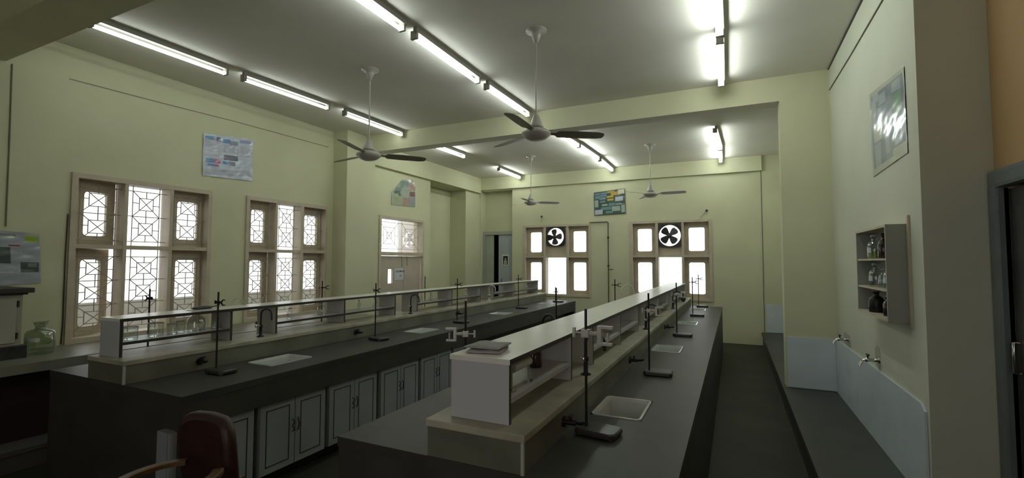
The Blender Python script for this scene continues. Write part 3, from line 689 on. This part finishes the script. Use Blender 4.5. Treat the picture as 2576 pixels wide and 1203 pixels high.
# pipette rack in right shelf first bay
t = thing('pipette_rack', (-.92, 1.90, B0), 'small white roll rack on a thin glass leg inside the near right shelf', 'rack')
mb = MB(); mb.tube([(-.865, 1.83, 1.145), (-.865, 2.01, 1.145)], .021, 16); mb.build('roll', PORC, t)
for yy in (1.83, 2.01):
    mb = MB(); mb.tube([(-.865, yy, B0+.001), (-.865, yy, 1.145)], .004, 8); mb.lathe(-.865, yy, [(.02, B0+.001), (.02, B0+.005)], 10); mb.build('leg', CHROME, t)

# things lying on the shelf tops
t = thing('folded_cloth', (-1.0, 1.85, SZ), 'folded grey cloth lying on the near end of the right shelf', 'cloth')
def slab(cx, cy, z, lx, ly, h, a, wob, seed):
    random.seed(seed); mb = MB(); n = 14; m = 9; vs = []; fs = []
    for s_ in (1, 0):
        for i in range(n+1):
            for j in range(m+1):
                u, v = i/n-.5, j/m-.5; x = u*lx; y = v*ly; ed = min(1, (0.5-abs(u))*9, (.5-abs(v))*7)
                zz = (h*(.55+.45*max(0, ed)) + wob*math.sin(9*u+3*v+seed)*.5) if s_ else 0
                if not s_: zz = 0 if ed > .1 else h*.18
                vs.append((cx+x*math.cos(a)-y*math.sin(a), cy+x*math.sin(a)+y*math.cos(a), z+max(0, zz)))
    K = (n+1)*(m+1)
    for i in range(n):
        for j in range(m):
            q = i*(m+1)+j; fs.append((q, q+m+1, q+m+2, q+1)); fs.append((K+q, K+q+1, K+q+m+2, K+q+m+1))
    bd = [i*(m+1) for i in range(n+1)]+[n*(m+1)+j for j in range(1, m+1)]+[i*(m+1)+m for i in range(n-1, -1, -1)]+[j for j in range(m-1, 0, -1)]
    for k in range(len(bd)): a_, b_ = bd[k], bd[(k+1) % len(bd)]; fs.append((a_, b_, K+b_, K+a_))
    mb.add(vs, fs, 0, True); return mb
slab(-.985, 1.84, SZ+.0005, .15, .17, .014, .25, .003, 1).build('lower_fold', CLOTH, t); slab(-.99, 1.85, SZ+.0165, .16, .16, .013, .1, .004, 2).build('upper_fold', CLOTH, t)
t = thing('burner_holder', (-3.86, 2.36, SZ), 'dark folded holder lying on paper on top of the left shelf', 'holder')
slab(-3.86, 2.36, SZ+.0005, .11, .20, .004, .1, .001, 3).build('paper', PAPER, t); slab(-3.865, 2.36, SZ+.006, .055, .13, .022, .05, .002, 4).build('dark_pad', BLACKB, t)
mb = MB(); mb.tube([(-3.86, 2.42, SZ+.018), (-3.86, 2.47, SZ+.02), (-3.86, 2.50, SZ+.035)], .004, 6); mb.build('handle', BLACK, t)
# thin rubber hose over the left shelf
t = MB(); t.tube([(-3.9, 2.60, SZ+.004), (-3.88, 2.615, SZ+.045), (-3.86, 2.65, SZ+.075), (-3.85, 2.69, SZ+.06), (-3.85, 2.71, SZ+.02), (-3.85, 2.72, SZ+.004)], .003, 6)
o = t.build('bent_wire', CHROME); tag(o, 'thin bent wire hoop standing on the left shelf top', 'wire')
# clutter at far end of right shelf
t = thing('distillation_set', (-.70, 8.2, LZ), 'pale clamp and dark flask clutter at the far end of the right shelf', 'apparatus')
mb = MB(); mb.lathe(-.765, 8.2, [(.02, LZ+.001), (.04, LZ+.03), (.04, LZ+.05), (.014, LZ+.09), (.014, LZ+.14)], 16); mb.build('flask_body', BLACKB, t)
mb = MB(); mb.tube([(-.765, 8.2, LZ+.14), (-.765, 8.2, LZ+.2), (-.72, 8.2, LZ+.22)], .006, 8); mb.build('side_arm', CHROME, t)
# test tube rack between panels of right shelf
t = thing('test_tube_rack', (-.95, 7.4, B0), 'dark test tube rack standing in a far bay of the right shelf', 'rack')
mb = MB(); mb.bbox(-.99, -.91, 7.25, 7.55, B0, B0+.012, .002); mb.bbox(-.99, -.91, 7.25, 7.55, B0+.07, B0+.078, .002); mb.build('rack_plate', WOODD, t)
for yy in (7.26, 7.54): mb = MB(); mb.box(-.985, -.915, yy-.006, yy+.006, B0+.012, B0+.07); mb.build('rack_end', WOODD, t)

# ------------------------------------------------------------------ left wall counter and what stands on it
t = thing('wall_counter', (-5.4, 2.0, 0), 'pale stone counter running under the left windows', 'counter')
mb = MB(); mb.bbox(XL, -5.0, -1.5, 5.51, .72, .80, .005); mb.build('worktop', M('counter_stone', (.20, .20, .155), .4, noise=(4, .15)), t)
mb = MB(); mb.box(XL+.01, -5.2, -1.5, 5.5, .17, .72); mb.build('dark_base', M('dark_maroon_base', (.02, .009, .008), .5), t)
mb = MB(); mb.box(XL+.01, -4.96, -1.5, 5.5, 0, .13); mb.bbox(XL+.01, -4.94, -1.5, 5.5, .13, .165, .004); mb.build('plinth', M('plinth_stone', (.11, .11, .11), .5, noise=(4, .1)), t)
t = thing('white_wooden_cabinet', (-5.5, 1.4, .80), 'pale box cabinet with dark top on the left counter, at the picture edge', 'cabinet')
mb = MB(); mb.bbox(-5.76, -5.33, 1.05, 1.80, .905, 1.32, .004); mb.build('cabinet_body', M('cream_cabinet', (.33, .33, .26), .5, noise=(3, .06)), t)
mb = MB(); mb.bbox(-5.77, -5.27, 1.02, 1.85, 1.335, 1.375, .004); mb.bbox(-5.76, -5.30, 1.04, 1.82, 1.32, 1.336, .002); mb.build('top_board', EDGE, t)
mb = MB(); mb.bbox(-5.328, -5.315, 1.1, 1.76, .93, 1.29, .003); q = mb.build('door', M('cream_cabinet_door', (.37, .37, .30), .5, noise=(3, .06)), t)
for zz in (.96, 1.22): mb = MB(); mb.box(-5.33, -5.312, 1.765, 1.775, zz, zz+.05); mb.build('hinge', EDGE, q)
mb = MB(); mb.bbox(-5.76, -5.30, 1.05, 1.83, .80, .904, .004); mb.build('black_stand', BLACKB, t)
bottle(-5.45, 1.50, 1.375, .035, .13, 'small dark bottle on top of the pale cabinet at the left edge', mat=BROWNG, stop=BLACK, grp='dark bottles')
t = thing('glass_jar', (-5.46, 1.955, .80), 'large clear glass jar with flared mouth beside the pale cabinet', 'jar')
x, y, z = -5.46, 1.965, .80
mb = MB(); mb.lathe(x, y, [(.095, z+.001), (.10, z+.01), (.10, z+.17), (.085, z+.195), (.04, z+.21), (.035, z+.225), (.05, z+.265), (.058, z+.27)], 28); mb.build('jar_body', glass('greenish_jar_glass', (.62, .68, .58), .10), t)
mb = MB(); vs = []; 
for i in range(7):
    a = R(-80+60*i/6)
    for zz in (z+.11, z+.14): vs.append((x+.101*math.cos(a), y+.101*math.sin(a), zz))
mb.add(vs, [(2*i, 2*i+2, 2*i+3, 2*i+1) for i in range(6)]); mb.build('label_patch', PAPER, t, fix=False)
t = thing('rubber_bulb', (-5.35, 3.95, .80), 'small black bulb on the left counter between the windows', 'bulb')
mb = MB(); mb.lathe(-5.35, 3.95, [(.0001, .801), (.02, .804), (.03, .83), (.022, .85), (.008, .858), (.008, .875)], 16); mb.build('bulb_body', BLACK, t)

# ------------------------------------------------------------------ posters
def poster(name, c, mats, rects, label, mask=None, nu=60, nv=40, crum=.004, off=(0, 0, 0), seed=0, group='posters on the walls'):
    # c: tl,tr,br,bl
    random.seed(seed); tl, tr, br, bl = [Vector(q) for q in c]; nrm = ((tr-tl).cross(bl-tl)).normalized()
    tocam = Vector((0, 3, 1.6))-tl
    if nrm.dot(tocam) < 0: nrm = -nrm
    ph = [random.uniform(0, 6) for _ in range(8)]
    mb = MB(); vs = []; idx = {}
    for j in range(nv+1):
        for i in range(nu+1):
            u, v = i/nu, j/nv; p = tl.lerp(tr, u).lerp(bl.lerp(br, u), v)
            d = abs(math.sin(7*u+5*v+ph[0]))+abs(math.sin(11*v-6*u+ph[1]))*.7+abs(math.sin(17*u+3*v+ph[2]))*.4+.5*abs(math.sin(23*v+9*u+ph[3]))
            vs.append(tuple(p+nrm*(.003+crum*d)))
    back = [tuple(Vector(v)-nrm*.0008) for v in vs]; K = len(vs); fs = []; mi = []
    cells = [[not (mask and mask((i+.5)/nu, (j+.5)/nv)) for i in range(nu)] for j in range(nv)]
    for j in range(nv):
        for i in range(nu):
            if not cells[j][i]: continue
            u, v = (i+.5)/nu, (j+.5)/nv; k = 0
            for (a, b, e, g, q) in rects:
                if a <= u <= b and e <= v <= g: k = q
            s_ = j*(nu+1)+i; fs.append((s_, s_+nu+1, s_+nu+2, s_+1)); mi.append(k)
            fs.append((K+s_, K+s_+1, K+s_+nu+2, K+s_+nu+1)); mi.append(0)
    mb.add(vs+back, fs); mb.mi = mi; mb.sm = [True]*len(fs)
    o = mb.build(name, mats, fix=False); return tag(o, label, 'poster', group)
def PM(n, c): return M('poster_'+n, c, .35, coat=.9)
x = XL
P1 = [PM('pale_lavender', (.50, .55, .66)), PM('blue', (.10, .25, .50)), PM('slate', (.24, .25, .36)), PM('grey', (.42, .45, .55)), PM('dark_grey', (.15, .15, .2)), PM('magenta', (.40, .12, .30)), PM('violet', (.30, .30, .55))]
poster('poster', [(x, 3.47, 3.145), (x, 4.115, 3.22), (x, 4.12, 2.665), (x, 3.475, 2.63)], P1,
       [(.04, .36, .15, .30, 3), (.38, .68, .2, .4, 3), (.74, .95, .2, .45, 3), (.05, .95, .78, .95, 3), (.03, .2, .05, .13, 1), (.18, .25, .07, .13, 6), (.25, .33, .06, .14, 4), (.37, .52, .08, .17, 1), (.5, .68, .09, .19, 2), (.72, .86, .05, .13, 6), (.86, .95, .06, .13, 2),
        (.05, .22, .58, .68, 1), (.2, .33, .58, .68, 5), (.09, .22, .69, .76, 1), (.2, .3, .69, .76, 5), (.40, .68, .44, .58, 4), (.38, .5, .60, .68, 1), (.5, .64, .61, .69, 2)],
       'pale lavender printed poster between and above the two left windows', crum=.005, seed=1)
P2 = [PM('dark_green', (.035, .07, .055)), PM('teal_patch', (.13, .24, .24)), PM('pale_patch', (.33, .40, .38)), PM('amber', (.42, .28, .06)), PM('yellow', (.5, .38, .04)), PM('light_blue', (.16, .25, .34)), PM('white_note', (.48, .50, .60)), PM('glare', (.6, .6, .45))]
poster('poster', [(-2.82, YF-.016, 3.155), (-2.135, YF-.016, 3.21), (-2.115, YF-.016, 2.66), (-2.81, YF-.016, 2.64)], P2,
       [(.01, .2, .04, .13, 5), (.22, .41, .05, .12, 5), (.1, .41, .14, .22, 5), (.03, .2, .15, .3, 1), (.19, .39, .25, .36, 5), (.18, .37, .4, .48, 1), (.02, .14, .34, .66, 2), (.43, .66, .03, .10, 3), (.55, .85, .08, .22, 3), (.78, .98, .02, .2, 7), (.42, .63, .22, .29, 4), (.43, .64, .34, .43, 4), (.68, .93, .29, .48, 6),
        (.25, .44, .55, .63, 2), (.47, .67, .53, .64, 1), (.69, .88, .57, .63, 2), (.22, .55, .68, .79, 1), (.57, .84, .67, .88, 2), (.02, .27, .78, .97, 6), (.37, .6, .86, .95, 1), (.86, .99, .65, .95, 2)],
       'dark green collage poster of small notes on the far wall between windows', crum=.003, seed=2)
x = XR
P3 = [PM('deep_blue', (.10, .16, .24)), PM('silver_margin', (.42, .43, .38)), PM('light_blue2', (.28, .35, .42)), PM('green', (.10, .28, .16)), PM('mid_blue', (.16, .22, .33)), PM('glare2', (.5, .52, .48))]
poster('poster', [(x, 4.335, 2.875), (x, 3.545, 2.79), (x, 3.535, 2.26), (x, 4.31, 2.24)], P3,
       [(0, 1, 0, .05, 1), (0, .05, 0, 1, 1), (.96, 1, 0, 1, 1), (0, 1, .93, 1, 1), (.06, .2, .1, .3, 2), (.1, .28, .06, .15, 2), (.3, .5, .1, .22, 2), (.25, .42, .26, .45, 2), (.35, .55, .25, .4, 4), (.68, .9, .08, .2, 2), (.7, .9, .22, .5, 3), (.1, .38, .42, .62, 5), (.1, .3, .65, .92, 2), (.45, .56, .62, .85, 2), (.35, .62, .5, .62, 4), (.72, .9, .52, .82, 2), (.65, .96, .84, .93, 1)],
       'blue plastic-covered poster high on the right wall', crum=.0014, seed=3)
x = XL
P4 = [PM('pale_grey_blue', (.36, .39, .44)), PM('photo_dark', (.06, .08, .08)), PM('lime', (.30, .45, .04)), PM('red_strip', (.32, .03, .06)), PM('plastic_white', (.55, .58, .62)), PM('photo_mid', (.20, .22, .20))]
poster('poster', [(x, 1.30, 1.90), (x, 2.035, 1.845), (x, 2.065, 1.395), (x, 1.34, 1.36)], P4,
       [(.72, .82, .24, .28, 3), (.86, .99, .05, .18, 2), (.55, .74, .3, .6, 1), (.82, .99, .58, .78, 1), (.88, .96, .6, .68, 5), (.55, .78, .04, .10, 5), (.55, .75, .75, .78, 4)],
       'large pale plastic-covered poster at the left picture edge with lime corner', crum=.004, seed=4)
P5 = [PM('sage', (.34, .38, .30)), PM('teal_grey', (.17, .24, .22)), PM('deep_green', (.08, .16, .11)), PM('rose', (.36, .25, .22)), PM('wine', (.17, .07, .07)), PM('lilac', (.28, .28, .30)), PM('lime2', (.32, .38, .18)), PM('peach', (.38, .25, .17))]
poster('poster', [(x, 6.93, 3.13), (x, 7.65, 3.25), (x, 7.65, 2.69), (x, 6.93, 2.66)], P5,
       [(.35, .68, .05, .3, 1), (.15, .4, .3, .45, 1), (.1, .35, .42, .55, 2), (.28, .38, .55, .62, 2), (.1, .28, .62, .95, 6), (.68, 1, .12, .4, 3), (.75, .98, .45, .62, 4), (.7, 1, .64, 1, 5), (.45, .7, .7, 1, 7)],
       'pastel poster with a cut-off corner above the beige door', mask=lambda u, v: v < .5*(1-u/.42) if u < .42 else (u > .85 and v < (u-.85)*1.2), crum=.003, seed=5)

# ------------------------------------------------------------------ wall cabinet with bottles, taps
t = thing('wall_cabinet', (XR, 3.98, 1.235), 'open grey wall cabinet of bottles hanging on the right wall', 'cabinet')
cx0, cx1, ya, yb, za, zb = .845, XR-.001, 3.59, 4.36, 1.235, 1.835; th = .016
for q in (ya, yb-th): mb = MB(); mb.box(cx0, cx1, q, q+th, za, zb); mb.build('side_panel', M('cabinet_grey', (.30, .31, .27), .5, noise=(3, .05)), t)
for q in (za, zb-th): mb = MB(); mb.box(cx0, cx1, ya+th, yb-th, q, q+th); mb.build('end_board', WOODD, t)
mb = MB(); mb.box(cx1-.008, cx1, ya+th, yb-th, za+th, zb-th); mb.build('back_panel', M('cabinet_back', (.24, .25, .24), .5), t)
for zz in (1.43, 1.625): mb = MB(); mb.box(cx0+.004, cx1-.009, ya+th, yb-th, zz-.012, zz); mb.build('shelf_board', WOODD, t)
mb = MB(); mb.box(XR-.012, XR-.001, ya-.03, ya-.005, za-.02, zb+.05); mb.build('edge_batten', WOODD, t)
g = 'bottles in the wall cabinet'
bottle(.90, 4.09, 1.625, .042, .165, 'round flask of yellow-green liquid on the wall cabinet top shelf', liquid=GREENL, grp=g, paper=(170, 230))
bottle(.90, 3.86, 1.625, .034, .165, 'dark amber bottle on the wall cabinet top shelf', mat=BROWNG, stop=BLACK, grp=g)
bottle(.90, 4.08, 1.43, .040, .16, 'clear labelled flask on the wall cabinet middle shelf', grp=g, paper=(170, 230))
bottle(.90, 3.90, 1.43, .028, .12, 'small clear bottle on the wall cabinet middle shelf', grp=g)
bottle(.90, 3.76, 1.43, .032, .15, 'clear bottle with side label nearest the cabinet side, middle shelf', grp=g, paper=(190, 250))
bottle(.90, 4.09, 1.251, .044, .15, 'squat black bottle on the wall cabinet bottom shelf', mat=BLACK, grp=g, stop=CHROME, paper=(150, 185))
bottle(.90, 3.82, 1.251, .026, .13, 'narrow dark jar with pale lid on the wall cabinet bottom shelf', mat=BROWNG, grp=g, stop=CORK)
def wall_tap(y, z, label, face):
    t = thing('wall_tap', (XR, y, z), label, 'tap', 'water taps on the right wall')
    x = XR
    mb = MB(); mb.lathe(0, 0, [(.022, 0), (.02, .008), (.012, .01), (.012, .06), (.016, .065), (.016, .085), (.008, .09)], 12)
    mb.v = [(x-c, y+a, z+b) for a, b, c in mb.v]; mb.build('tap_body', CHROME, t)
    mb = MB(); mb.tube([(x-.07, y, z), (x-.10, y, z-.005), (x-.12, y-.005, z-.03), (x-.125, y-.006, z-.05)], .010, 10); mb.build('spout', CHROME, t)
    mb = MB(); mb.tube([(x-.072, y, z+.01), (x-.072, y, z+.035)], .006, 8); mb.bbox(x-.08, x-.064, y-.03, y+.03, z+.033, z+.042, .003); mb.build('tap_handle', BLACK, t)
wall_tap(5.36, .875, 'far wall tap above the corner where the tiles meet', 1); wall_tap(4.33, .875, 'nearer wall tap above the long tile panel, below the cabinet', 1)
for (y0, y1, z0, z1, lb) in ((5.30, 5.55, .81, .93, 'chipped plaster patch around the far wall tap'), (4.32, 4.42, .81, .98, 'tall bare plaster patch around the nearer wall tap')):
    mb = MB(); P = [(y0, z0), (y1, z0+.01), (y1+.02, z1-.03), (y1-.03, z1), (y0+.02, z1-.01), (y0-.01, z1-.05)]; mb.prism(P, XR-.004, XR-.0005); mb.v = [(c, a, b) for a, b, c in mb.v]
    o = mb.build('plaster_patch', M('bare_plaster', (.40, .40, .33), .8, noise=(20, .15), bump=.3, bscale=50)); tag(o, lb, 'plaster patch', 'plaster patches on the right wall')

# ------------------------------------------------------------------ pipes, cables, nails on the walls
mb = MB(); yy = YF-.03
mb.tube([(-2.926, yy, 2.486), (-2.52, yy, 2.486), (-2.505, yy, 2.47), (-2.505, yy, .02)], .011, 8)
o = mb.build('gas_pipe', M('brown_pipe', (.07, .055, .035), .5)); tag(o, 'thin dark gas pipe running down the far wall between the windows', 'pipe')
for zz in (2.137, 1.512): mb = MB(); mb.lathe(-2.505, yy, [(.018, zz-.02), (.022, zz), (.018, zz+.02)], 10); mb.tube([(-2.505, yy, zz), (-2.505, yy-.03, zz)], .008, 6); mb.build('pipe_union', BLACK, o).location -= Vector((0, 0, 0))
mb = MB(); mb.tube([(-2.505, yy, 1.43), (-2.40, yy-.01, 1.435)], .008, 6); mb.build('pipe_nozzle', BLACK, o)
for (x_, z_, dx, dz, lb) in ((-4.085, 2.665, -.02, -.17, 'dark nail with a drooping wire above the left far window'), (-.483, 2.648, -.12, -.15, 'round dark nail knob with wire above the right far window')):
    t = thing('wall_hook', (x_, YF-.015, z_), lb, 'hook', 'hooks above the far windows')
    mb = MB(); mb.lathe(0, 0, [(.0001, 0), (.02, .002), (.025, .015), (.018, .03), (.0001, .034)], 10); mb.v = [(x_+a, YF-.016-c, z_+b) for a, b, c in mb.v]; mb.build('knob', EDGE, t)
    mb = MB(); mb.tube([(x_, YF-.03, z_), (x_+dx*.7, YF-.025, z_+dz*.6), (x_+dx, YF-.022, z_+dz)], .004, 6); mb.build('wire', BATT, t)
def cable(pts, r_, mat, label, name='cable'):
    mb = MB(); mb.tube(pts, r_, 6); o = mb.build(name, mat); tag(o, label, 'cable')
DK = M('dirty_cable', (.20, .19, .13), .7)
cable([(XL+.006, 1.80, 3.35), (XL+.006, 1.81, 2.6), (XL+.006, 1.815, 1.90)], .005, DK, 'thin cable running down the left wall at the picture edge')
cable([(XL+.006, 2.2, 3.36), (XL+.006, 3.0, 3.375), (XL+.006, 3.9, 3.40), (XL+.006, 5.4, 3.41)], .005, M('faded_cable', (.42, .41, .27), .7), 'faded cable along the left wall below the ceiling')
cable([(XR-.006, 5.9, 3.44), (XR-.006, 4.9, 3.41), (XR-.006, 4.0, 3.40), (XR-.006, 3.4, 3.40)], .005, DK, 'thin dark cable along the right wall near the ceiling')
cable([(XR-.004, 5.93, 3.674), (XR-.004, 3.37, 3.674)], .007, EDGE, 'black seam cable where the right wall meets the ceiling')
cable([(.505, YF-.008, 3.39), (.508, YF-.008, .26)], .004, EDGE, 'thin dark vertical line in the far right corner')  # dark strip for the vertical crack in the wall
cable([(XL+.006, 2.235, 2.05), (XL+.008, 2.23, 1.6), (XL+.006, 2.235, 1.0), (XL+.006, 2.23, .81)], .005, EDGE, 'black cable beside the left edge of the nearest window')

# ------------------------------------------------------------------ chair and stool at the lower left
t = thing('chair', (-2.26, 1.6, 0), 'maroon upholstered armchair with rounded back and bent wooden arms, before the left bench', 'chair')
cx, cy, ca = -2.26, 1.47, R(2)
Pc = lambda a, b, z_: (cx+a*math.cos(ca)-b*math.sin(ca), cy+a*math.sin(ca)+b*math.cos(ca), z_)
mb = MB(Pc); n = 28; out = []
for k in range(n):
    a = 2*PI*k/n; c, s_ = math.cos(a), math.sin(a); e = .45
    out.append((.185*abs(c)**e*(1 if c > 0 else -1)*(1-.06*(s_ < 0)), .235*abs(s_)**e*(1 if s_ > 0 else -1)))
ZB = .645; rings = []
for (w_, sc) in ((-.03, .86), (-.022, .97), (-.006, 1), (.012, 1), (.026, .96), (.034, .84)): rings.append([(a*sc, w_-.18*(b*sc)*.6-.10*(abs(a)/.185)**2*.4, ZB+b*sc) for a, b in out])
vs = [p for g_ in rings for p in g_]
mb.add(vs, [(i*n+j, i*n+(j+1) % n, (i+1)*n+(j+1) % n, (i+1)*n+j) for i in range(5) for j in range(n)], 0, True); mb.add(rings[0], [list(range(n))], 0, True); mb.add(rings[-1], [list(range(n))], 0, True)
mb.build('backrest', MAROON, t)
mb = MB(Pc); mb.bbox(-.21, .21, -.47, .0, .40, .46, .02); mb.build('seat', MAROON, t)
for sx in (-1, 1):
    mb = MB(Pc); mb.tube([(sx*.19, .04, .001), (sx*.19, .06, .42), (sx*.17, .0, .60)], .014, 8); mb.build('leg', WOODC, t)
    mb = MB(Pc); mb.tube([(sx*.18, -.43, .001), (sx*.18, -.43, .41)], .014, 8); mb.build('leg', WOODC, t)
# flat bent-wood arm band curving round the front of the seat
mb = MB(); n = 30; hx, hy, hr, zt = -2.19, 1.215, .17, .685; vs = []
for k in range(n+1):
    a = R(128+284*k/n)
    for (q, zz) in ((hr-.022, zt-.02), (hr+.018, zt-.02), (hr+.018, zt-.003), (hr+.012, zt), (hr-.016, zt), (hr-.022, zt-.003)): vs.append((hx+q*math.cos(a)*1.08, hy+q*math.sin(a)*1.12, zz))
mb.add(vs, [(6*k+j, 6*k+(j+1) % 6, 6*k+6+(j+1) % 6, 6*k+6+j) for k in range(n) for j in range(6)]+[tuple(range(6)), tuple(range(6*n+5, 6*n-1, -1))])
mb.build('armrest', WOODC, t)
for sx in (-1, 1):
    mb = MB(); mb.tube([(hx+sx*.175, 1.12, .44), (hx+sx*.195, 1.14, .668)], .012, 8); mb.build('arm_post', WOODC, t)
